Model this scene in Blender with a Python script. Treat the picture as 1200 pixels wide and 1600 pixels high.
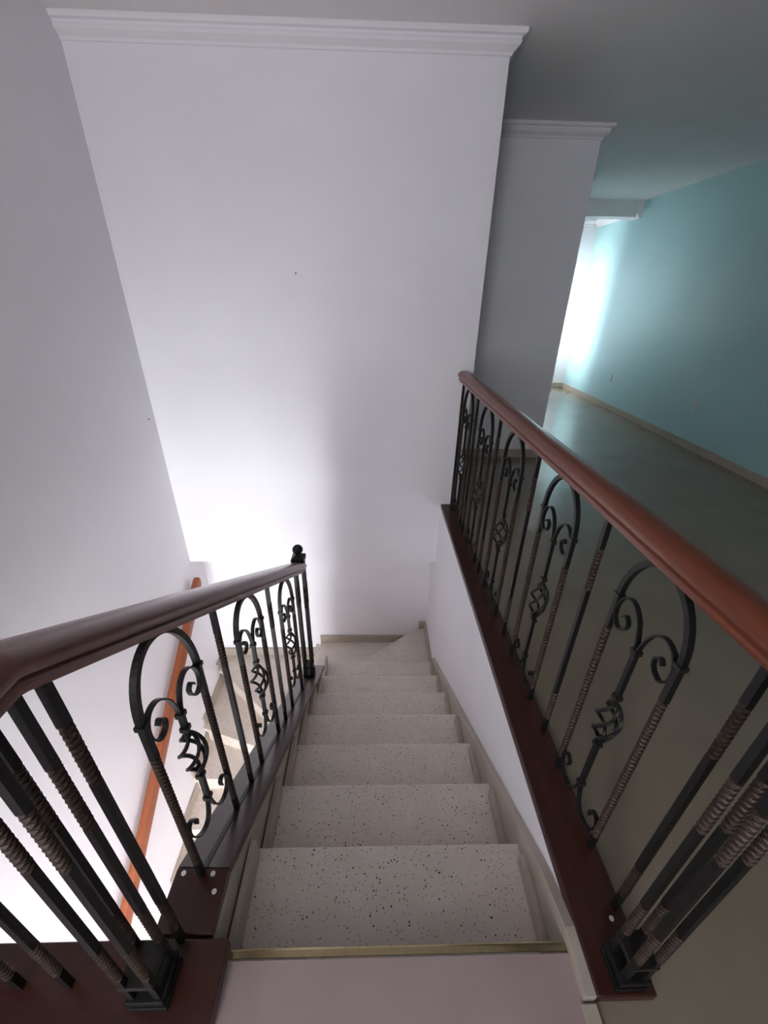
import bpy, bmesh, math, random
from mathutils import Vector, Matrix
PI = math.pi
random.seed(7)
for o in list(bpy.data.objects):
    bpy.data.objects.remove(o, do_unlink=True)
SC = bpy.context.scene
COL = SC.collection

# ------------------------------------------------------------------ camera
CAM_H = 1.45
pitch, yaw, roll = math.radians(28.017), math.radians(1.777), math.radians(-1.139)
fwd = Vector((math.sin(yaw) * math.cos(pitch), math.cos(yaw) * math.cos(pitch), -math.sin(pitch)))
rgt = Vector((math.cos(yaw), -math.sin(yaw), 0))
dwn = fwd.cross(rgt)
r2 = math.cos(roll) * rgt + math.sin(roll) * dwn
d2 = -math.sin(roll) * rgt + math.cos(roll) * dwn
cam_data = bpy.data.cameras.new('camera')
cam = bpy.data.objects.new('camera', cam_data)
COL.objects.link(cam)
m3 = Matrix((r2, -d2, -fwd)).transposed()
cam.matrix_world = Matrix.Translation((0, 0, CAM_H)) @ m3.to_4x4()
cam_data.sensor_fit = 'VERTICAL'
cam_data.sensor_height = 36.0
cam_data.lens = 640.78 / 1600 * 36.0
cam_data.clip_start = 0.02
SC.camera = cam

# ------------------------------------------------------------------ world, daylight, exposure
SKY = 25.0
world = bpy.data.worlds.new('overcast_sky')
SC.world = world
world.use_nodes = True
bg = world.node_tree.nodes['Background']
bg.inputs['Color'].default_value = (0.93, 0.97, 1.0, 1)
bg.inputs['Strength'].default_value = SKY
vs = SC.view_settings
vs.view_transform = 'Standard'
vs.look = 'None'
vs.gamma = 1.0
vs.use_curve_mapping = False
vs.exposure = 0.1
SC.cycles.max_bounces = 8
SC.cycles.diffuse_bounces = 7
SC.cycles.glossy_bounces = 3
SC.cycles.use_adaptive_sampling = True
SC.cycles.adaptive_threshold = 0.03
SC.cycles.use_denoising = True


def portal(name, loc, direction, w, h):
    """a light portal: marks the window opening so that the sky outside is sampled through it"""
    l = bpy.data.lights.new(name, 'AREA')
    l.shape = 'RECTANGLE'
    l.size, l.size_y = w, h
    l.cycles.is_portal = True
    o = bpy.data.objects.new(name, l)
    COL.objects.link(o)
    o.location = loc
    o.rotation_euler = Vector(direction).to_track_quat('-Z', 'Z' if abs(direction[2]) < .5 else 'Y').to_euler()
    return o


# window openings (all outside the view): (wall plane, ranges)
YB_ = -2.4
W_LOW = dict(x=(-1.45, -0.15), z=(-2.25, -0.70), y=-1.6)     # ground floor window, wall behind the stair foot
W_FILL_BACK = dict(x=(-1.25, -0.50), z=(0.95, 1.95), y=YB_)       # fill opening added in the wall behind the camera
W_FILL_SIDE = dict(y=(5.70, 6.00), z=(1.15, 1.60), x=2.25)         # unseen opening added to brighten the middle of the aqua wall
W_ROOM = dict(y=(7.12, 7.50), z=(0.40, 2.00), x=2.75)        # room window behind the dark wall
portal('daylight_portal', (sum(W_LOW['x']) / 2, W_LOW['y'] - .06, sum(W_LOW['z']) / 2), (0, 1, 0), W_LOW['x'][1] - W_LOW['x'][0], W_LOW['z'][1] - W_LOW['z'][0])
portal('daylight_portal', (sum(W_FILL_BACK['x']) / 2, W_FILL_BACK['y'] - .06, sum(W_FILL_BACK['z']) / 2), (0, 1, 0), W_FILL_BACK['x'][1] - W_FILL_BACK['x'][0], W_FILL_BACK['z'][1] - W_FILL_BACK['z'][0])
portal('daylight_portal', (W_FILL_SIDE['x'] - .06, sum(W_FILL_SIDE['y']) / 2, sum(W_FILL_SIDE['z']) / 2), (1, 0, 0), W_FILL_SIDE['y'][1] - W_FILL_SIDE['y'][0], W_FILL_SIDE['z'][1] - W_FILL_SIDE['z'][0])
portal('daylight_portal', (W_ROOM['x'] - .06, sum(W_ROOM['y']) / 2, sum(W_ROOM['z']) / 2), (1, 0, 0), W_ROOM['y'][1] - W_ROOM['y'][0], W_ROOM['z'][1] - W_ROOM['z'][0])

# ------------------------------------------------------------------ materials


def new_mat(name):
    m = bpy.data.materials.new(name)
    m.use_nodes = True
    nt = m.node_tree
    return m, nt, nt.nodes['Principled BSDF']


def node(nt, kind, **kw):
    n = nt.nodes.new(kind)
    for k, v in kw.items():
        if k.startswith('i_'):
            n.inputs[k[2:].replace('_', ' ')].default_value = v
        else:
            setattr(n, k, v)
    return n


def obj_coords(nt, scale=(1, 1, 1), rot=(0, 0, 0), geo=False):
    if geo:
        t = nt.nodes.new('ShaderNodeNewGeometry').outputs['Position']
    else:
        t = nt.nodes.new('ShaderNodeTexCoord').outputs['Object']
    mp = node(nt, 'ShaderNodeMapping')
    mp.inputs['Scale'].default_value = scale
    mp.inputs['Rotation'].default_value = rot
    nt.links.new(t, mp.inputs['Vector'])
    return mp.outputs['Vector']


def ramp(nt, fac, stops):
    r = nt.nodes.new('ShaderNodeValToRGB')
    while len(r.color_ramp.elements) < len(stops):
        r.color_ramp.elements.new(0.5)
    for e, (p, c) in zip(r.color_ramp.elements, stops):
        e.position = p
        e.color = (*c, 1)
    nt.links.new(fac, r.inputs['Fac'])
    return r.outputs['Color']


def paint(name, col, rough=.55, bump=.08):
    m, nt, b = new_mat(name)
    v = obj_coords(nt, geo=True)
    n = node(nt, 'ShaderNodeTexNoise', i_Scale=2.3, i_Detail=3.0)
    nt.links.new(v, n.inputs['Vector'])
    c2 = tuple(x * .965 for x in col)
    nt.links.new(ramp(nt, n.outputs['Fac'], [(.3, c2), (.7, col)]), b.inputs['Base Color'])
    b.inputs['Roughness'].default_value = rough
    n2 = node(nt, 'ShaderNodeTexNoise', i_Scale=90.0, i_Detail=2.0)
    nt.links.new(v, n2.inputs['Vector'])
    bp = node(nt, 'ShaderNodeBump', i_Strength=bump, i_Distance=.002)
    nt.links.new(n2.outputs['Fac'], bp.inputs['Height'])
    nt.links.new(bp.outputs['Normal'], b.inputs['Normal'])
    return m


M = {}
M['white'] = paint('white_wall_paint', (.87, .85, .885))
M['ceiling'] = paint('white_ceiling_paint', (.80, .78, .775), .7)
M['aqua'] = paint('wall_teal_light_cast', (.42, .64, .66), .5)  # teal cast of the room light put into the wall colour
M['plaster'] = paint('white_cornice_plaster', (.86, .84, .87), .6, .03)
M['white_frame'] = paint('white_window_frame', (.75, .75, .75), .35, .01)
M['plastic'] = paint('socket_plastic', (.55, .62, .62), .35, 0)


def stone_floor(name, c1, c2):
    m, nt, b = new_mat(name)
    v = obj_coords(nt, geo=True)
    n = node(nt, 'ShaderNodeTexNoise', i_Scale=3.0, i_Detail=6.0, i_Roughness=.6)
    nt.links.new(v, n.inputs['Vector'])
    nt.links.new(ramp(nt, n.outputs['Fac'], [(.3, c1), (.7, c2)]), b.inputs['Base Color'])
    b.inputs['Roughness'].default_value = .10
    b.inputs['Specular IOR Level'].default_value = .6
    return m


M['floor'] = stone_floor('beige_floor_shade_in_colour', (.235, .195, .14), (.275, .23, .17))  # room floor toned darker to stand in for its weaker light
M['floor_landing'] = stone_floor('polished_pinkish_beige_floor', (.33, .245, .24), (.375, .285, .28))
M['floor_lower'] = stone_floor('polished_cream_floor', (.47, .43, .37), (.55, .51, .45))


def terrazzo(name, base, base2, chips=True):
    m, nt, b = new_mat(name)
    v = obj_coords(nt, geo=True)
    n = node(nt, 'ShaderNodeTexNoise', i_Scale=9.0, i_Detail=5.0)
    nt.links.new(v, n.inputs['Vector'])
    c = ramp(nt, n.outputs['Fac'], [(.3, base2), (.7, base)])
    if chips:
        for sc, dens, size, dark in ((105, .89, .27, (.05, .04, .033)), (170, .84, .32, (.22, .17, .13)), (64, .968, .20, (.015, .012, .01))):
            vo = node(nt, 'ShaderNodeTexVoronoi', i_Scale=sc)
            nt.links.new(v, vo.inputs['Vector'])
            lt = node(nt, 'ShaderNodeMath', operation='LESS_THAN')
            lt.inputs[1].default_value = size
            nt.links.new(vo.outputs['Distance'], lt.inputs[0])
            sp = nt.nodes.new('ShaderNodeSeparateColor')
            nt.links.new(vo.outputs['Color'], sp.inputs[0])
            gt = node(nt, 'ShaderNodeMath', operation='GREATER_THAN')
            gt.inputs[1].default_value = dens
            nt.links.new(sp.outputs[0], gt.inputs[0])
            mu = node(nt, 'ShaderNodeMath', operation='MULTIPLY')
            nt.links.new(lt.outputs[0], mu.inputs[0])
            nt.links.new(gt.outputs[0], mu.inputs[1])
            mx = node(nt, 'ShaderNodeMix', data_type='RGBA')
            nt.links.new(mu.outputs[0], mx.inputs[0])
            nt.links.new(c, mx.inputs[6])
            mx.inputs[7].default_value = (*dark, 1)
            c = mx.outputs[2]
    nt.links.new(c, b.inputs['Base Color'])
    b.inputs['Roughness'].default_value = .38
    return m


M['terrazzo'] = terrazzo('cream_terrazzo_with_dark_chips', (.72, .645, .575), (.65, .58, .51))
M['stone'] = terrazzo('beige_stone_skirting', (.44, .38, .32), (.38, .33, .27), False)


def wood(name, dark, light, rough=.28, coat=.15):
    m, nt, b = new_mat(name)
    v = obj_coords(nt, (26, 2.2, 26))
    n = node(nt, 'ShaderNodeTexNoise', i_Scale=1.6, i_Detail=6.0, i_Roughness=.65, i_Distortion=.6)
    nt.links.new(v, n.inputs['Vector'])
    nt.links.new(ramp(nt, n.outputs['Fac'], [(.25, dark), (.75, light)]), b.inputs['Base Color'])
    b.inputs['Roughness'].default_value = rough
    b.inputs['Coat Weight'].default_value = coat
    b.inputs['Coat Roughness'].default_value = .18
    return m


M['wood'] = wood('varnished_mahogany', (.12, .026, .009), (.18, .042, .015), .3)
M['wood_dark'] = wood('varnished_dark_mahogany', (.030, .008, .005), (.052, .013, .008), .36)
M['wood_rail_sheen'] = wood('mahogany_sheen_in_colour', (.13, .048, .04), (.18, .068, .058), .33, .7)  # base colour raised to carry the sheen reflected on the left rails
M['wood_wall'] = wood('orange_brown_varnished_wood', (.27, .07, .025), (.34, .095, .035))


def metal(name, col, rough, metallic=.6, vary=.5):
    m, nt, b = new_mat(name)
    v = obj_coords(nt, geo=True)
    n = node(nt, 'ShaderNodeTexNoise', i_Scale=60.0, i_Detail=3.0)
    nt.links.new(v, n.inputs['Vector'])
    nt.links.new(ramp(nt, n.outputs['Fac'], [(.3, tuple(c * vary for c in col)), (.7, col)]), b.inputs['Base Color'])
    b.inputs['Roughness'].default_value = rough
    b.inputs['Metallic'].default_value = metallic
    return m


M['iron'] = metal('black_wrought_iron', (.009, .009, .009), .48, .2)
M['bronze'] = metal('brown_patina_iron', (.05, .028, .017), .5, .35)
M['pewter'] = metal('rubbed_grey_iron', (.035, .032, .028), .42, .5)
M['brass'] = metal('polished_brass', (.52, .43, .25), .2, 1.0, .85)
M['screw'] = metal('bright_screw_head', (.85, .84, .82), .3, .3, .95)
M['hole'] = paint('dark_socket_hole', (.03, .03, .03), .6, 0)

# ------------------------------------------------------------------ mesh helpers


class MB:
    def __init__(self):
        self.v, self.f = [], []

    def add(self, verts, faces):
        k = len(self.v)
        self.v += [tuple(p) for p in verts]
        self.f += [tuple(i + k for i in f) for f in faces]
        return self

    def box(self, x0, x1, y0, y1, z0, z1):
        return self.add([(x0, y0, z0), (x1, y0, z0), (x1, y1, z0), (x0, y1, z0), (x0, y0, z1), (x1, y0, z1), (x1, y1, z1), (x0, y1, z1)],
                        [(3, 2, 1, 0), (4, 5, 6, 7), (0, 1, 5, 4), (1, 2, 6, 5), (2, 3, 7, 6), (3, 0, 4, 7)])

    def prism(self, poly, z0, z1):
        n = len(poly)
        area = sum(poly[i][0] * poly[(i + 1) % n][1] - poly[(i + 1) % n][0] * poly[i][1] for i in range(n))
        if area < 0:
            poly = poly[::-1]
        return self.add([(x, y, z0) for x, y in poly] + [(x, y, z1) for x, y in poly],
                        [tuple(range(n - 1, -1, -1)), tuple(range(n, 2 * n))] + [(i, (i + 1) % n, n + (i + 1) % n, n + i) for i in range(n)])

    def loft(self, rings, caps=True):
        n = len(rings[0])
        vs_ = [p for r in rings for p in r]
        fs = []
        for a in range(len(rings) - 1):
            for i in range(n):
                j = (i + 1) % n
                fs.append((a * n + i, a * n + j, (a + 1) * n + j, (a + 1) * n + i))
        if caps:
            fs.append(tuple(range(n - 1, -1, -1)))
            b = (len(rings) - 1) * n
            fs.append(tuple(b + i for i in range(n)))
        return self.add(vs_, fs)

    def mesh(self, name, smooth=False):
        me = bpy.data.meshes.new(name)
        me.from_pydata(self.v, [], self.f)
        bm = bmesh.new()
        bm.from_mesh(me)
        bmesh.ops.recalc_face_normals(bm, faces=bm.faces)
        bm.to_mesh(me)
        bm.free()
        if smooth:
            me.polygons.foreach_set('use_smooth', [True] * len(me.polygons))
            me.set_sharp_from_angle(angle=math.radians(38))
        return me

    def build(self, name, mat, parent=None, smooth=False, bevel=0):
        me = self.mesh(name, smooth)
        me.materials.append(M[mat])
        return link(name, me, parent, bevel)


def link(name, me, parent=None, bevel=0):
    o = bpy.data.objects.new(name, me)
    COL.objects.link(o)
    if parent is not None:
        o.parent = parent
    if bevel:
        md = o.modifiers.new('bevel', 'BEVEL')
        md.width = bevel
        md.segments = 2
        md.limit_method = 'ANGLE'
    return o


def tag(o, label=None, cat=None, group=None, kind=None):
    if label: o['label'] = label
    if cat: o['category'] = cat
    if group: o['group'] = group
    if kind: o['kind'] = kind
    return o


def empty(name, loc=(0, 0, 0), rz=0):
    o = bpy.data.objects.new(name, None)
    COL.objects.link(o)
    o.location = loc
    o.rotation_euler = (0, 0, rz)
    o.empty_display_size = .1
    return o


def struct(name, mb, mat, label, cat, parent=None, bevel=0, smooth=False):
    o = mb.build(name, mat, parent, smooth, bevel)
    if parent is None:
        tag(o, label, cat, kind='structure')
    return o


# ------------------------------------------------------------------ key dimensions (metres; upper floor z = 0)
XL, XR = -1.49, 3.46          # left wall, right (aqua) wall
D1, D2 = 2.803, 3.018         # far wall above, recessed far wall below
XF = .658                     # right end of the far wall
DW, XW = 3.94, 1.677          # dark wall: distance and right end
DR = 7.615                    # far end of the room
ZC = 2.565                    # ceiling
ZB = -.51                     # underside of the upper far wall
SX0, SX1 = -.38, .523         # straight flight: left edge and right wall
R, T, Y0 = .18, .2903, .397   # riser, going, top nosing
ZL = -16 * R                  # lower floor
YB = YB_                     # upper back wall
YLB = W_LOW['y']              # lower back wall
SLAB = .26

# ------------------------------------------------------------------ structure
fl = MB()
fl.box(.523, XR, YB, Y0 - .02, -SLAB, 0)
fl.box(.655, XR, Y0 - .02, DR, -SLAB, 0)
fl.box(XL, .655, D2 + .14, DW + .1, -SLAB, 0)
struct('floor', fl, 'floor', 'polished beige upper floor beyond the right railing, dimmer light put into its colour', 'floor')
struct('floor_landing', MB().box(XL, .523, YB, Y0 - .02, -SLAB, 0), 'floor_landing', 'pinkish beige landing floor at the top of the stairs', 'floor')
struct('floor_lower', MB().box(XL, SX1, YLB, D2, ZL - .1, ZL), 'floor_lower', 'beige ground floor at the foot of the stairs', 'floor')
struct('ceiling', MB().box(XL - .1, XR + .1, YB - .1, DR + .1, ZC, ZC + .12), 'ceiling', 'flat white ceiling over stairwell and room', 'ceiling')


def wall_with_hole(axis, plane, thick, a0, a1, z0, z1, h0, h1, hz0, hz1):
    """wall slab on plane (axis 'x' or 'y'), running a0..a1, with one opening"""
    mb = MB()
    for (p0, p1, q0, q1) in ((a0, h0, z0, z1), (h1, a1, z0, z1), (h0, h1, z0, hz0), (h0, h1, hz1, z1)):
        if axis == 'x':
            mb.box(min(plane, plane + thick), max(plane, plane + thick), p0, p1, q0, q1)
        else:
            mb.box(p0, p1, min(plane, plane + thick), max(plane, plane + thick), q0, q1)
    return mb


wl = MB().box(XL - .15, XL, YB - .1, DW + .1, ZL - .1, ZC + .05)
struct('wall_left', wl, 'white', 'plain white stairwell wall on the left with the wooden wall handrail', 'wall')
struct('wall_far', MB().box(XL, XF, D1, D2 + .14, ZB, ZC + .02), 'white', 'tall white wall facing the camera above the stair turn', 'wall')
struct('wall_far_lower', MB().box(XL, .655, D2, D2 + .12, ZL - .1, ZB), 'white', 'recessed white wall behind the stair turn, below the overhang', 'wall')
struct('wall_stair_right', MB().box(SX1, .655, Y0 - .02, D2, ZL - .1, 0), 'white', 'white wall along the steps under the right railing', 'wall')
struct('wall_lower_right', MB().box(SX1, .655, YLB - .1, Y0 - .02, ZL - .1, -SLAB), 'white', 'white ground floor wall under the upper floor', 'wall')
wb = wall_with_hole('y', YLB, -.15, XL, SX1, ZL - .1, -SLAB, *W_LOW['x'], *W_LOW['z'])
struct('wall_lower_back', wb, 'white', 'white ground floor wall with the daylight window', 'wall')
struct('wall_back', wall_with_hole('y', YB, -.15, XL - .1, XR + .1, -SLAB, ZC + .05, *W_FILL_BACK['x'], *W_FILL_BACK['z']), 'white', 'white wall behind the camera', 'wall')
struct('wall_right', MB().box(XR, XR + .12, YB, DR + .1, -SLAB, ZC + .05), 'aqua', 'long wall of the room on the right, tinted aqua for the teal light', 'wall')
struct('wall_light_blocker', MB().box(.80, .90, YB, -.55, 0, ZC + .02), 'white', 'unseen white wall added behind the camera to keep window light off the right side', 'wall')  # added out of view to block the back opening's light from the right side
wd = MB().box(XL, XW, DW, DW + .12, 0, ZC + .02)
struct('wall_corridor', wd, 'white', 'grey shaded wall end between stairwell and bright room', 'wall')
struct('wall_room_side', MB().box(XW - .12, XW, DW + .12, 5.41, 0, ZC + .02).box(XW - .12, 2.25, 5.41, 5.53, 0, ZC + .02), 'white', 'room wall hidden behind the shaded wall end', 'wall')
wr = wall_with_hole('x', W_ROOM['x'], -.15, 6.64, DR, 0, ZC + .02, *W_ROOM['y'], *W_ROOM['z'])
wr2 = wall_with_hole('x', 2.25, -.15, 5.53, 6.64, 0, ZC + .02, *W_FILL_SIDE['y'], *W_FILL_SIDE['z'])
wr.add(wr2.v, wr2.f).box(2.1, W_ROOM['x'] - .15, 6.64, 6.79, 0, ZC + .02)
struct('wall_room_window', wr, 'white', 'room wall holding the bright side window', 'wall')
struct('wall_room_end', MB().box(2.1, XR, DR, DR + .12, -SLAB, ZC + .02), 'white', 'white end wall of the room beside the window glare', 'wall')


def window(name, label, axis, plane, a, z):
    w = empty(name)
    tag(w, label, 'window', kind='structure')
    fw, dp = .05, .05
    def bx(p0, p1, q0, q1, nm):
        mb = MB()
        if axis == 'x':
            mb.box(plane - .09, plane - .09 + dp, p0, p1, q0, q1)
        else:
            mb.box(p0, p1, plane - .09, plane - .09 + dp, q0, q1)
        mb.build(nm, 'white_frame', w)
    bx(a[0], a[0] + fw, z[0], z[1], 'frame_stile')
    bx(a[1] - fw, a[1], z[0], z[1], 'frame_stile')
    bx(a[0] + fw, a[1] - fw, z[0], z[0] + fw, 'frame_rail')
    bx(a[0] + fw, a[1] - fw, z[1] - fw, z[1], 'frame_rail')
    return w


window('window_1', 'ground floor window lighting the stair foot', 'y', YLB, W_LOW['x'], W_LOW['z'])
window('window_2', 'room window whose glare falls on the aqua wall', 'x', W_ROOM['x'], W_ROOM['y'], W_ROOM['z'])
window('window_fill_side', 'unseen fill window added to brighten the aqua wall', 'x', W_FILL_SIDE['x'], W_FILL_SIDE['y'], W_FILL_SIDE['z'])  # frame of the added side fill opening
window('window_fill_back', 'unseen fill window added behind the camera to brighten the stairwell', 'y', YB, W_FILL_BACK['x'], W_FILL_BACK['z'])  # frame of the added fill opening behind the camera

# cornices: profile (out, drop) swept along a mitred polyline
CPROF = [(0, 0), (.072, 0), (.074, .012), (.068, .024), (.050, .028), (.046, .038), (.050, .048), (.044, .060), (.028, .072), (.014, .082), (.010, .095), (0, .098)]


def cornice(name, path, label, side=1, ztop=ZC, scale=.84):
    """path: list of (x, y); the profile grows to the right of travel (side = 1)"""
    n = len(path)
    rings = []
    for i, p in enumerate(path):
        dirs = []
        if i > 0: dirs.append((Vector(path[i]) - Vector(path[i - 1])).normalized())
        if i < n - 1: dirs.append((Vector(path[i + 1]) - Vector(path[i])).normalized())
        nr = [Vector((d.y, -d.x)) * side for d in dirs]
        if len(nr) == 2:
            b = (nr[0] + nr[1])
            b = b / (1 + nr[0].dot(nr[1]))
        else:
            b = nr[0]
        rings.append([(p[0] + b.x * o * scale, p[1] + b.y * o * scale, ztop - d * scale) for o, d in CPROF])
    mb = MB().loft(rings)
    return struct(name, mb, 'plaster', label, 'cornice')


cornice('trim_1', [(XL, D1), (XF, D1), (XF, D2 + .13)], 'white plaster cornice along the top of the far stairwell wall')
cornice('trim_2', [(XF + .02, DW), (XW, DW), (XW, 5.40)], 'shaded plaster cornice on the grey wall end')
cornice('trim_3', [(XW + .08, 5.41), (2.25, 5.41), (2.25, 6.3)], 'small cornice tip peeking out behind the grey wall end')
cornice('trim_4', [(W_ROOM['x'] + .02, DR), (XR - .075, DR)], 'cornice above the bright end wall of the room', scale=1.35)
cornice('trim_5', [(XR, DR - .01), (XR, 6.46)], 'short cornice on the aqua wall beyond the ceiling beam', scale=1.5)
struct('trim_6', MB().box(2.25, XR - .07, 6.42, 6.64, 2.385, ZC), 'ceiling', 'grey dropped ceiling beam crossing the bright room', 'beam')
struct('trim_7', MB().prism([(0, 0), (.075, 0), (.075, .13), (.05, .15), (.03, .19), (0, .19)], 0, .22), 'plaster', 'small moulded bracket at the end of the ceiling beam', 'bracket')
b7 = bpy.data.objects['trim_7']
b7.rotation_euler = (-PI / 2, 0, PI)
b7.location = (XR, 6.64, ZC)

struct('baseboard_right', MB().box(XR - .015, XR, YB, DR, 0, .08), 'stone', 'beige stone baseboard along the aqua wall', 'baseboard', bevel=.003)
struct('baseboard_end', MB().box(2.25, XR - .015, DR - .015, DR, 0, .08), 'stone', 'stone baseboard under the bright end wall', 'baseboard', bevel=.003)
struct('baseboard_corridor', MB().box(XL, XW + .012, DW - .014, DW, 0, .085), 'stone', 'stone baseboard of the grey wall end behind the balusters', 'baseboard', bevel=.003)

# ------------------------------------------------------------------ staircase
stair = empty('staircase', (0, 0, ZL))
tag(stair, 'cream speckled terrazzo staircase turning left with winder steps', 'staircase')


def spart(name, mb, mat, bevel=0):
    for i, p in enumerate(mb.v):
        mb.v[i] = (p[0], p[1], p[2] - ZL)
    return mb.build(name, mat, stair, bevel=bevel)


TT = .035   # tread thickness
PX = -.51   # inner edge of the lower flight
for k in range(1, 8):
    y_front = Y0 + k * T
    spart('tread', MB().box(SX0, SX1, Y0 + (k - 1) * T - .02, y_front, -k * R - TT, -k * R), 'terrazzo', .006)
for k in range(0, 7):
    yb = Y0 + k * T - .02
    spart('riser', MB().box(SX0, SX1, yb - .025, yb, -(k + 1) * R, -k * R - (TT if k else .03)), 'terrazzo')
y7 = Y0 + 7 * T
PV = (SX0, 2.385)
# winders
spart('tread', MB().prism([(SX0, y7 - .05), (SX1, y7 - .05), (SX1, D2), (.455, D2), PV], -8 * R - TT, -8 * R), 'terrazzo', .005)
spart('riser', MB().box(SX0, SX1, y7 - .045, y7 - .02, -8 * R, -7 * R - TT), 'terrazzo')
spart('tread', MB().prism([(SX0, 2.12), (PX, 2.12), (PX, D2), (.50, D2), (SX0 + .04, 2.375)], -9 * R - TT, -9 * R), 'terrazzo', .005)


def riser_line(p, q, z0, z1, th=.025, back=.02):
    d = (Vector(q) - Vector(p)).normalized()
    nrm = Vector((d.y, -d.x))
    a, b = Vector(p) + nrm * back, Vector(q) + nrm * back
    c, e = b + nrm * th, a + nrm * th
    spart('riser', MB().prism([tuple(a), tuple(b), tuple(c), tuple(e)], z0, z1), 'terrazzo')


riser_line(PV, (.41, D2 - .033), -9 * R, -8 * R - TT)
riser_line((PX, D2), (PX, 2.12), -10 * R, -9 * R - TT)
A3, P3 = (XL, 2.835), (PX, 2.005)
spart('tread', MB().prism([(PX + .03, 2.005), (PX + .03, D2), (XL, D2), A3, P3], -10 * R - TT, -10 * R), 'terrazzo', .005)
riser_line(P3, (XL + .035, 2.805), -11 * R, -10 * R - TT)
A4 = (XL, 2.342)
spart('tread', MB().prism([(PX, 2.06), (XL, 2.87), A4, P3], -11 * R - TT, -11 * R), 'terrazzo', .005)
riser_line((PX, 2.02), (XL + .015, 2.337), -12 * R, -11 * R - TT)
spart('tread', MB().prism([(PX, 2.06), (XL, 2.38), (XL, 2.01), (PX, 1.99)], -12 * R - TT, -12 * R), 'terrazzo', .005)
for k in range(12, 16):
    yn = 2.01 - (k - 12) * T
    spart('riser', MB().box(XL, PX, yn + .02, yn + .045, -(k + 1) * R, -k * R - TT), 'terrazzo')
    if k < 15:
        spart('tread', MB().box(XL, PX, yn - T, yn + .03, -(k + 1) * R - TT, -(k + 1) * R), 'terrazzo', .005)
# sloping concrete body below the straight flight and the block under the winders
spart('stair_soffit', MB().add(
    [(x, y, z) for x in (SX0, SX1) for y, z in ((Y0 - .045, -.26), (Y0 - .045, -.40), (y7 - .02, -8 * R - .14), (y7 - .02, -8 * R - .04))],
    [(0, 1, 2, 3), (7, 6, 5, 4), (0, 3, 7, 4), (1, 5, 6, 2), (0, 4, 5, 1), (3, 2, 6, 7)]), 'white')
# stone string under the left railing
BS0, BS1 = .548, 2.16            # sloped base board from..to (y)
def board_z(y): return .395 - .64 * y if y > BS0 else .395 - .64 * BS0
sp = [(.26, 0.012), (BS0, .012), (BS1 + .01, board_z(BS1) - .032), (BS1 + .01, -9 * R), (1.6, -1.55), (.26, -.42)]
spart('stair_string', MB().add([(-.525, y, z) for y, z in sp] + [(SX0 - .005, y, z) for y, z in sp],
                               [tuple(range(6)), tuple(range(11, 5, -1))] + [(i, (i + 1) % 6, 6 + (i + 1) % 6, 6 + i) for i in range(6)]), 'stone')
# skirtings
def nose(y): return -(y - Y0) * R / T
SKH = .075
pts = [(Y0 - .1, .03), (Y0 + .02, .03), (Y0 + .14, nose(Y0 + .14) + SKH), (2.43, nose(2.43) + SKH - .03), (2.43, nose(2.43) - .25), (Y0 - .1, -.3)]
spart('skirting', MB().add([(SX1 - .028, y, z) for y, z in pts] + [(SX1, y, z) for y, z in pts],
                           [tuple(range(6)), tuple(range(11, 5, -1))] + [(i, (i + 1) % 6, 6 + (i + 1) % 6, 6 + i) for i in range(6)]), 'stone', .002)
for k in range(1, 8):     # stepped stone pieces at the tread ends
    ya, yb = Y0 + (k - 1) * T - .02, Y0 + k * T
    spart('skirting_piece', MB().box(SX0, SX0 + .018, ya, yb - .02, -k * R, -k * R + .10), 'stone', .002)
    spart('skirting_piece', MB().box(SX1 - .046, SX1 - .028, ya, yb - .05, -k * R, -k * R + .055), 'stone', .002)
spart('skirting', MB().box(.455, SX1, D2 - .02, D2, -8 * R, -8 * R + .085), 'stone', .003)
spart('skirting', MB().box(SX1 - .02, SX1, y7 + .02, D2 - .02, -8 * R, -8 * R + .085), 'stone', .003)
spart('skirting', MB().box(PX, .455, D2 - .018, D2, -9 * R, -9 * R + .085), 'stone', .003)
spart('skirting', MB().box(XL, PX, D2 - .018, D2, -10 * R, -10 * R + .10), 'stone', .003)
spart('skirting', MB().box(XL, XL + .018, 2.80, D2 - .018, -10 * R, -10 * R + .10), 'stone', .003)
spart('skirting', MB().box(XL, XL + .018, 2.36, 2.86, -11 * R, -11 * R + .10), 'stone', .003)
spart('skirting', MB().box(XL, XL + .018, 2.01, 2.40, -12 * R, -12 * R + .10), 'stone', .003)
for k in range(13, 16):
    yn = 2.01 - (k - 12) * T
    spart('skirting', MB().box(XL, XL + .018, yn, yn + T + .04, -k * R, -k * R + .10), 'stone', .003)
# brass edge strip of the top step
bp_ = [(Y0 - .016, -.002), (Y0 - .016, .0025)] + [(Y0 - .006 + .010 * math.sin(t), -.0075 + .010 * math.cos(t)) for t in [0, .3, .6, .9, 1.2, 1.57]] + [(Y0 + .004, -.03), (Y0 - .002, -.03), (Y0 - .002, -.008)]
bs = spart('edge_strip', MB().loft([[(x, y, z) for y, z in bp_] for x in (SX0 + .004, SX1 - .03)]), 'brass')
bs['label'] = 'polished brass edge strip of the top step'
# low stone kerbs beside the landing floor
struct('trim_8', MB().box(-.392, -.366, -.2, Y0 - .02, 0, .012), 'stone', 'narrow stone kerb beside the landing floor at left', 'kerb', bevel=.002)
struct('trim_9', MB().box(.488, .523, -.2, Y0 - .105, 0, .012), 'stone', 'narrow stone kerb beside the landing floor at right', 'kerb', bevel=.002)

# ------------------------------------------------------------------ wrought iron pieces (local frame: s along +Y, z up, board top at z = 0)
BAR = .0145


def square_ring(cx, cy, z, a, ang):
    return [(cx + a * math.cos(ang + PI / 4 + i * PI / 2), cy + a * math.sin(ang + PI / 4 + i * PI / 2), z) for i in range(4)]


PITCH = .055


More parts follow.
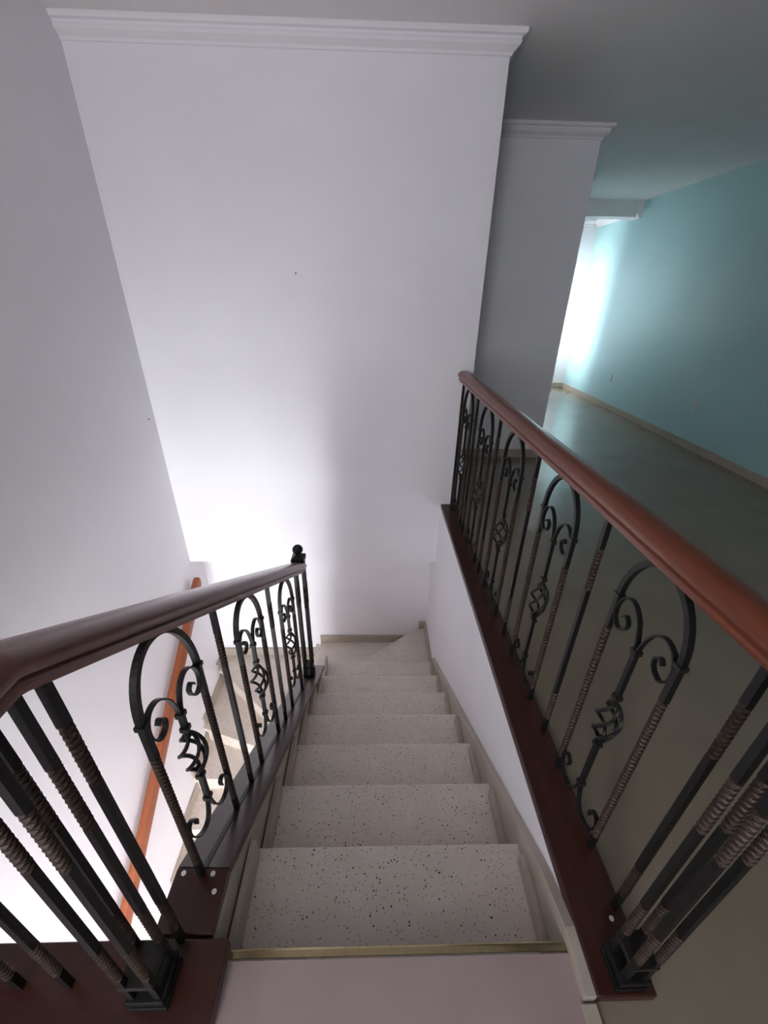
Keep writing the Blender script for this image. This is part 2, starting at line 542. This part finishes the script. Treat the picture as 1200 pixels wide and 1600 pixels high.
def upright(sections, w=BAR, x=0, s=0):
    """one continuous square bar; sections = [(z0, z1, twisted)], returns builder and material index per face"""
    mb = MB()
    rings, mats = [], []
    th = 0.0
    for z0, z1, tw in sections:
        n = max(6, int((z1 - z0) / .0048)) if tw else 1
        tot = max(.25, round((z1 - z0) / PITCH * 4) / 4) * 2 * PI if tw else 0
        r = w / math.sqrt(2) * (1.05 if tw else 1)
        if not rings:
            rings.append(square_ring(x, s, z0, r, th))
        for i in range(1, n + 1):
            rings.append(square_ring(x, s, z0 + (z1 - z0) * i / n, r, th + tot * i / n))
            mats += [1 if tw else 0] * 4
        th += tot
    mb.loft(rings)
    return mb, mats + [0, 0]


def build2(mb, mats, name, parent):
    """mesh with black iron (0) and brown patina (1)"""
    me = bpy.data.meshes.new(name)
    me.from_pydata(mb.v, [], mb.f)
    me.materials.append(M['iron'])
    me.materials.append(M['bronze'])
    me.polygons.foreach_set('material_index', mats)
    bm = bmesh.new()
    bm.from_mesh(me)
    bmesh.ops.recalc_face_normals(bm, faces=bm.faces)
    bm.to_mesh(me)
    bm.free()
    return link(name, me, parent)


def bar_seg(mb, s, z0, z1, w=BAR, x=0):
    r = w / math.sqrt(2)
    mb.loft([square_ring(x, s, z0, r, 0), square_ring(x, s, z1, r, 0)])


def strip(mb, pts, w, t, shear=0.0, s0=0.0):
    """flat bar bent in the s-z plane: w across (x), t in the plane"""
    n = len(pts)
    rings = []
    for i, p in enumerate(pts):
        a, b = Vector(pts[max(i - 1, 0)]), Vector(pts[min(i + 1, n - 1)])
        d = (b - a).normalized()
        nn = Vector((-d.y, d.x))
        ring = []
        for sx, st in ((-1, -1), (1, -1), (1, 1), (-1, 1)):
            q = Vector(p) + nn * (st * t / 2)
            ring.append((sx * w / 2, s0 + q.x, q.y + shear * q.x))
        rings.append(ring)
    mb.loft(rings)


def catmull(pts, sub=7):
    out = []
    P = [Vector(p) for p in pts]
    P = [2 * P[0] - P[1]] + P + [2 * P[-1] - P[-2]]
    for i in range(1, len(P) - 2):
        p0, p1, p2, p3 = P[i - 1:i + 3]
        for k in range(sub):
            t = k / sub
            out.append(.5 * ((2 * p1) + (-p0 + p2) * t + (2 * p0 - 5 * p1 + 4 * p2 - p3) * t * t + (-p0 + 3 * p1 - 3 * p2 + p3) * t ** 3))
    out.append(P[-2])
    return [(q.x, q.y) for q in out]


def put(mb, name, mat, parent, s, smooth=False, x=0, z=0):
    o = mb.build(name, mat, parent, smooth)
    o.location = (x, s, z)
    return o


def baluster(parent, s, zb, h, x=0):
    """one upright: plain - twisted - plain - twisted - plain"""
    k = h / .905
    a, b, c, d = .075 * k, .215 * k, .655 * k, .80 * k
    mb, mats = upright([(0, a, 0), (a, b, 1), (b, c, 0), (c, d, 1), (d, h, 0)])
    o = build2(mb, mats, 'baluster', parent)
    o.location = (x, s, zb)
    return o


def collar_mb(s, z, w=.021, h=.012):
    mb = MB().box(-w / 2, w / 2, s - w / 2, s + w / 2, z - h / 2, z + h / 2)
    return mb


HW = .116


def arch_panel(parent, sc, zb, top, col, st, b1, b0, sb, shear=0.0, base_shear=None):
    """arched bar with two twisted legs, and inside it a centre bar with basket knob and four scrolls.
    heights above the board: hoop top, collar, upper fork, basket top, basket foot, lower fork"""
    bsh = shear if base_shear is None else base_shear
    pts, mats = [], []      # (s, z, angle)
    zb0, zb1 = bsh * -HW - .004, bsh * HW - .004
    zt0, zt1 = col - shear * HW, col + shear * HW
    def leg(s_, z0, z1, tw, th, first=False):
        n = max(6, int(abs(z1 - z0) / .0048)) if tw else 1
        tot = round(abs(z1 - z0) / PITCH * 4) / 4 * 2 * PI if tw else 0
        if first:
            pts.append((s_, z0, th, 1))
        for i in range(1, n + 1):
            pts.append((s_, z0 + (z1 - z0) * i / n, th + tot * i / n, 1.05 if tw else 1))
            mats.extend([1 if tw else 0] * 4)
        return th + tot
    th = leg(-HW, zb0, zb0 + .07, 0, 0, True)
    th = leg(-HW, zb0 + .07, zt0 - .105, 1, th)
    th = leg(-HW, zt0 - .105, zt0, 0, th)
    for i in range(1, 31):
        a = PI - PI * i / 30
        q = (HW * math.cos(a), col + (top - col) * math.sin(a))
        pts.append((q[0], q[1] + shear * q[0], th, 1))
        mats.extend([0] * 4)
    th = leg(HW, zt1, zt1 - .105, 0, th)
    th = leg(HW, zt1 - .105, zb1 + .07, 1, th)
    th = leg(HW, zb1 + .07, zb1, 0, th)
    rings = []
    for i, p in enumerate(pts):
        d = (Vector(pts[min(i + 1, len(pts) - 1)][:2]) - Vector(pts[max(i - 1, 0)][:2])).normalized()
        nn = Vector((-d.y, d.x))
        ring = []
        for k in range(4):
            an = p[2] + PI / 4 + k * PI / 2
            r_ = BAR / math.sqrt(2) * p[3]
            q = nn * (r_ * math.sin(an))
            ring.append((r_ * math.cos(an), p[0] + q.x, p[1] + q.y))
        rings.append(ring)
    arch = build2(MB().loft(rings), mats + [0, 0], 'arch_bar', parent)
    arch.location = (0, sc, zb)
    for s, zt in ((-HW, zt0), (HW, zt1)):
        collar_mb(s, zt).build('collar', 'pewter', arch)
    mb = MB(); bar_seg(mb, 0, b1 + .008, st, BAR * .9)
    cen = put(mb, 'centre_bar', 'iron', parent, sc, z=zb)
    mb = MB(); bar_seg(mb, 0, sb, b0 - .008, BAR * .9)
    mb.build('lower_bar', 'iron', cen)
    for z in (sb, b0 - .018, b1 + .018, st):
        collar_mb(0, z, .02, .014).build('collar', 'pewter', cen)
    # basket knob: four twisted wires
    bk = MB()
    n = 18
    hgt = b1 - b0
    for w_ in range(4):
        rings = []
        ctr = []
        for i in range(n + 1):
            t = i / n
            rad = .0035 + .0285 * math.sin(PI * t) ** .85
            ang = w_ * PI / 2 + 1.25 * PI * t
            ctr.append(Vector((rad * math.cos(ang), rad * math.sin(ang), b0 + hgt * t)))
        for i in range(n + 1):
            d = (ctr[min(i + 1, n)] - ctr[max(i - 1, 0)]).normalized()
            u = d.cross(Vector((0, 0, 1)))
            u = u.normalized() if u.length > 1e-4 else Vector((1, 0, 0))
            v = d.cross(u).normalized()
            rings.append([tuple(ctr[i] + (u * math.cos(a) + v * math.sin(a)) * .0052) for a in [2 * PI * q / 6 for q in range(6)]])
        bk.loft(rings)
    for z, e in ((b0, -1), (b1, 1)):
        bk.loft([[(.010 * math.cos(a), .010 * math.sin(a), z - e * .012) for a in [2 * PI * q / 8 for q in range(8)]],
                 [(.008 * math.cos(a), .008 * math.sin(a), z + e * .012) for a in [2 * PI * q / 8 for q in range(8)]]])
    bk.build('basket_knob', 'iron', cen, smooth=True)
    # scrolls
    up = col - st
    for sg in (-1, 1):
        ctrl = [(.004, st - .01), (.008, st + .35 * up), (.026, st + .95 * up), (.058, col + .022), (.090, col + .012), (.106, col - .022),
                (.104, col - .058), (.084, col - .078), (.060, col - .066), (.054, col - .042), (.068, col - .028), (.078, col - .040)]
        mb = MB(); strip(mb, catmull([(sg * a, b) for a, b in ctrl]), .0125, .0045, shear)
        mb.build('scroll', 'iron', cen, smooth=True)
        q = sb
        ctrl = [(.004, q + .01), (.008, q - .03), (.024, q - .075), (.050, q - .094), (.082, q - .084), (.102, q - .052),
                (.103, q - .018), (.086, q - .002), (.070, q - .016), (.072, q - .036)]
        mb = MB(); strip(mb, catmull([(sg * a, b) for a, b in ctrl]), .0125, .0045, bsh)
        mb.build('scroll', 'iron', cen, smooth=True)
    return arch


def newel(parent, s, zb, h, x=0, a=.025, finial=True, ztop_plate=True):
    e = empty('newel_post')
    e.parent = parent
    e.location = (x, s, zb)
    for dx in (-a, a):
        for dy in (-a, a):
            k = h / .95
            mb, mats = upright([(0, .16 * k, 0), (.16 * k, .30 * k, 1), (.30 * k, .62 * k, 0), (.62 * k, .78 * k, 1), (.78 * k, h, 0)], .0135, dx, dy)
            build2(mb, mats, 'newel_bar', e)
    w = a + .013
    MB().box(-w, w, -w, w, 0, .014).box(-w + .006, w - .006, -w + .006, w - .006, .014, .034).box(-w, w, -w, w, .034, .052).build('newel_base', 'iron', e, bevel=.002)
    MB().box(-w + .004, w - .004, -w + .004, w - .004, .115, .128).build('collar', 'pewter', e, bevel=.002)
    if finial:
        MB().add([(-w, -w, h), (w, -w, h), (w, w, h), (-w, w, h), (-w, -w, h + .022), (w, -w, h + .022), (w, w, h + .022), (-w, w, h + .022), (0, 0, h + .05)],
                 [(3, 2, 1, 0), (0, 1, 5, 4), (1, 2, 6, 5), (2, 3, 7, 6), (3, 0, 4, 7), (4, 5, 8), (5, 6, 8), (6, 7, 8), (7, 4, 8)]).build('newel_cap', 'iron', e)
        rr = .0295
        zc_ = h + .045 + rr * .9
        prof = [(.009, h + .034), (.009, h + .044)]
        prof += [(rr * math.sin(t), zc_ - rr * math.cos(t)) for t in [.35 + (PI - .35) * i / 12 for i in range(13)]]
        prof[-1] = (.0004, prof[-1][1])
        MB().loft([[(r_ * math.cos(q), r_ * math.sin(q), z_) for q in [2 * PI * k / 20 for k in range(20)]] for r_, z_ in prof]).build('ball_finial', 'iron', e, smooth=True)
    return e


RPROF = [(-.026, 0), (.026, 0), (.028, .010), (.033, .013), (.033, .020), (.029, .024), (.036, .029), (.0405, .038), (.040, .049), (.034, .059), (.022, .066), (.008, .069),
         (-.008, .069), (-.022, .066), (-.034, .059), (-.040, .049), (-.0405, .038), (-.036, .029), (-.029, .024), (-.033, .020), (-.033, .013), (-.028, .010)]


def rail_loft(stations, scale=1.0):
    """handrail: stations are (s, z of underside); vertical end cuts"""
    return MB().loft([[(u * scale, s, z + v * scale) for u, v in RPROF] for s, z in stations])


def screw(parent, x, y, z, r=.006):
    MB().loft([[(x + r * math.cos(q), y + r * math.sin(q), z - .002) for q in [2 * PI * k / 10 for k in range(10)]],
               [(x + r * math.cos(q), y + r * math.sin(q), z + .0015) for q in [2 * PI * k / 10 for k in range(10)]]]).build('screw', 'screw', parent)


# ---- right balustrade along the upper floor
ang_r = math.atan(-.0197)
rb = empty('balustrade', (.643 + .0197 * .454, 0, 0), math.atan(.0197))
tag(rb, 'straight level wooden balustrade at right guarding the stairwell from the room', 'balustrade')
ZBR = .032
def rx(x, y): # world (x,y) to local of rb
    c, s_ = math.cos(rb.rotation_euler.z), math.sin(rb.rotation_euler.z)
    dx, dy = x - rb.location.x, y
    return (c * dx + s_ * dy, -s_ * dx + c * dy)
MB().prism([rx(.523, .296), rx(.664, .296), rx(.640, D1 - .002), rx(.523, D1 - .002)], .0005, ZBR).build('base_board', 'wood_dark', rb, bevel=.004)
rail_loft([(.255, .94), (D1 - .003, .945)]).build('handrail', 'wood', rb, smooth=True)
for s in (.453, .945, 1.442, 1.935, 2.38, 2.775):
    baluster(rb, s, ZBR, .912)
for sc in (.702, 1.200, 1.692, 2.150, 2.585):
    arch_panel(rb, sc, ZBR, .905, .745, .665, .485, .325, .118)
newel(rb, .34, ZBR, .912, x=-.043, a=.023, finial=False)
screw(rb, -.02, .43, ZBR)

# ---- left balustrade following the upper flight
tan_l = .0247
lb = empty('balustrade', (-.462 - tan_l * .4, 0, 0), -math.atan(tan_l))
tag(lb, 'sloping dark wooden balustrade going down the left side of the steps', 'balustrade')
W0, W1 = -.074, .068
def slope_board(y0, y1, zf, th):
    return MB().add([(x, y, zf(y) - d) for y in (y0, y1) for x, d in ((W0, th), (W1, th), (W1, 0), (W0, 0))],
                    [(0, 1, 2, 3), (7, 6, 5, 4), (0, 4, 5, 1), (1, 5, 6, 2), (2, 6, 7, 3), (3, 7, 4, 0)])
slope_board(.415, BS0 - .001, lambda y: board_z(BS0), .03).build('base_board', 'wood_dark', lb, bevel=.003)
slope_board(BS0, BS1, lambda y: .395 - .64 * y, .032).build('base_board', 'wood_dark', lb, bevel=.003)
sb_ = MB().add([(x, y, (.395 - .64 * y) + d) for y in (BS0, 1.915) for x, d in ((-.007, -.002), (.007, -.002), (.007, .003), (-.007, .003))],
               [(0, 1, 2, 3), (7, 6, 5, 4), (0, 4, 5, 1), (1, 5, 6, 2), (2, 6, 7, 3), (3, 7, 4, 0)])
sb_.build('board_strip', 'iron', lb)  # thin dark strip along the middle of the sloped board
def lrail(y): return 1.222 - .62 * y
rail_loft([(.292, lrail(.355)), (.352, lrail(.355)), (.362, lrail(.362)), (1.955, lrail(1.955))], 1.08).build('handrail', 'wood_rail_sheen', lb, smooth=True)
for s in (.405, .897, 1.365):
    baluster(lb, s, board_z(s) - .004, lrail(s) - board_z(s) + .012)
for sc, dc, sh in ((.648, .185, -.38), (1.128, .158, -.5), (1.618, .165, -.5)):
    hh = lrail(sc) - board_z(sc)
    arch_panel(lb, sc, board_z(sc), hh - .006, hh - dc, hh - dc - .08, .505, .345, .225, shear=sh, base_shear=-.62)
newel(lb, 1.955, board_z(1.925) - .03, lrail(1.955) + .085 - board_z(1.925) + .03, a=.0235)
for x, y in ((-.052, .535), (.028, .535), (.045, .497)):
    screw(lb, x, y, board_z(.5), .0065)

# ---- left balustrade across the end of the stairwell
hb = empty('balustrade', (-.44, .335, 0), PI / 2)     # local s runs towards -X
tag(hb, 'dark level balustrade crossing the stairwell edge at the bottom left corner', 'balustrade')
ZBH = .044
MB().box(-.070, .072, -.092, 1.045, .0005, ZBH).build('base_board', 'wood_dark', hb, bevel=.004)
rail_loft([(.01, lrail(.355)), (1.045, lrail(.355))], 1.08).build('handrail', 'wood_rail_sheen', hb, smooth=True)
newel(hb, .047, ZBH, lrail(.355) - ZBH + .01, a=.028, x=-.003, finial=False)
HB = lrail(.355) - ZBH
baluster(hb, .245, ZBH, HB + .005)
arch_panel(hb, .47, ZBH, HB - .004, HB - .165, HB - .245, .485, .325, .118)
baluster(hb, .70, ZBH, HB + .005)
screw(hb, .045, .12, ZBH)

# ------------------------------------------------------------------ wall handrail of the lower flight
wh = empty('wall_handrail', (XL, 0, 0))
tag(wh, 'orange-brown wooden handrail fixed to the left wall beside the lower flight', 'handrail')
def wz(y): return -2.488 + .668 * y
prof = [(.030, -.055), (.074, -.055), (.082, -.045), (.082, .038), (.074, .051), (.058, .055), (.040, .051), (.028, .038), (.028, -.045)]
ya, yb = .35, 2.742
rings = []
for y, k in ((ya, 1), (yb - .03, 1), (yb - .012, .9), (yb, .62)):
    rings.append([(.052 + (u - .052) * (1 if k == 1 else .96), y, wz(y) + v * k) for u, v in prof])
MB().loft(rings).build('rail', 'wood_wall', wh, smooth=True)
for y in (.75, 1.62, 2.45):
    MB().box(0, .006, y - .03, y + .03, wz(y) - .115, wz(y) - .055).box(.006, .05, y - .006, y + .006, wz(y) - .09, wz(y) - .078).box(.042, .056, y - .006, y + .006, wz(y) - .09, wz(y) - .045).build('bracket', 'iron', wh)

# ------------------------------------------------------------------ sockets and nails
for y, z, lab in ((6.126, .447, 'small wall socket near the bright window glare'), (4.374, .455, 'pale double wall socket low on the aqua wall near the right edge')):
    so = empty('wall_socket', (XR, y, z))
    tag(so, lab, 'socket', 'sockets on the aqua wall')
    MB().box(-.010, 0, -.038, .038, -.058, .058).build('cover_plate', 'plastic', so, bevel=.003)
    for dz in (-.026, .026):
        fc = MB().box(-.0125, -.009, -.017, .017, dz - .017, dz + .017).build('outlet', 'plastic', so, bevel=.002)
        MB().box(-.0128, -.012, -.009, -.006, dz - .005, dz + .005).box(-.0128, -.012, .006, .009, dz - .005, dz + .005).build('slot', 'hole', fc)
for name, loc, nrm, lab in (('nail', (-.461, D1, 1.547), (0, -1, 0), 'tiny dark nail in the middle of the far white wall'),
                            ('nail', (XL, 2.723, .688), (1, 0, 0), 'tiny dark nail in the left wall beside the corner'),
                            ('nail', (XL, 1.205, -.581), (1, 0, 0), 'tiny dark nail low in the left wall behind the balusters')):
    ringp = [(.0045 * math.cos(q), .0045 * math.sin(q)) for q in [2 * PI * k / 8 for k in range(8)]]
    nl = MB().loft([[(a, b, 0) for a, b in ringp], [(a * .9, b * .9, .004) for a, b in ringp], [(a * .4, b * .4, .006) for a, b in ringp]]).build(name, 'hole')
    nl.location = loc
    nl.rotation_euler = Vector(nrm).to_track_quat('Z', 'Y').to_euler()
    tag(nl, lab, 'nail', 'nails in the stairwell walls')
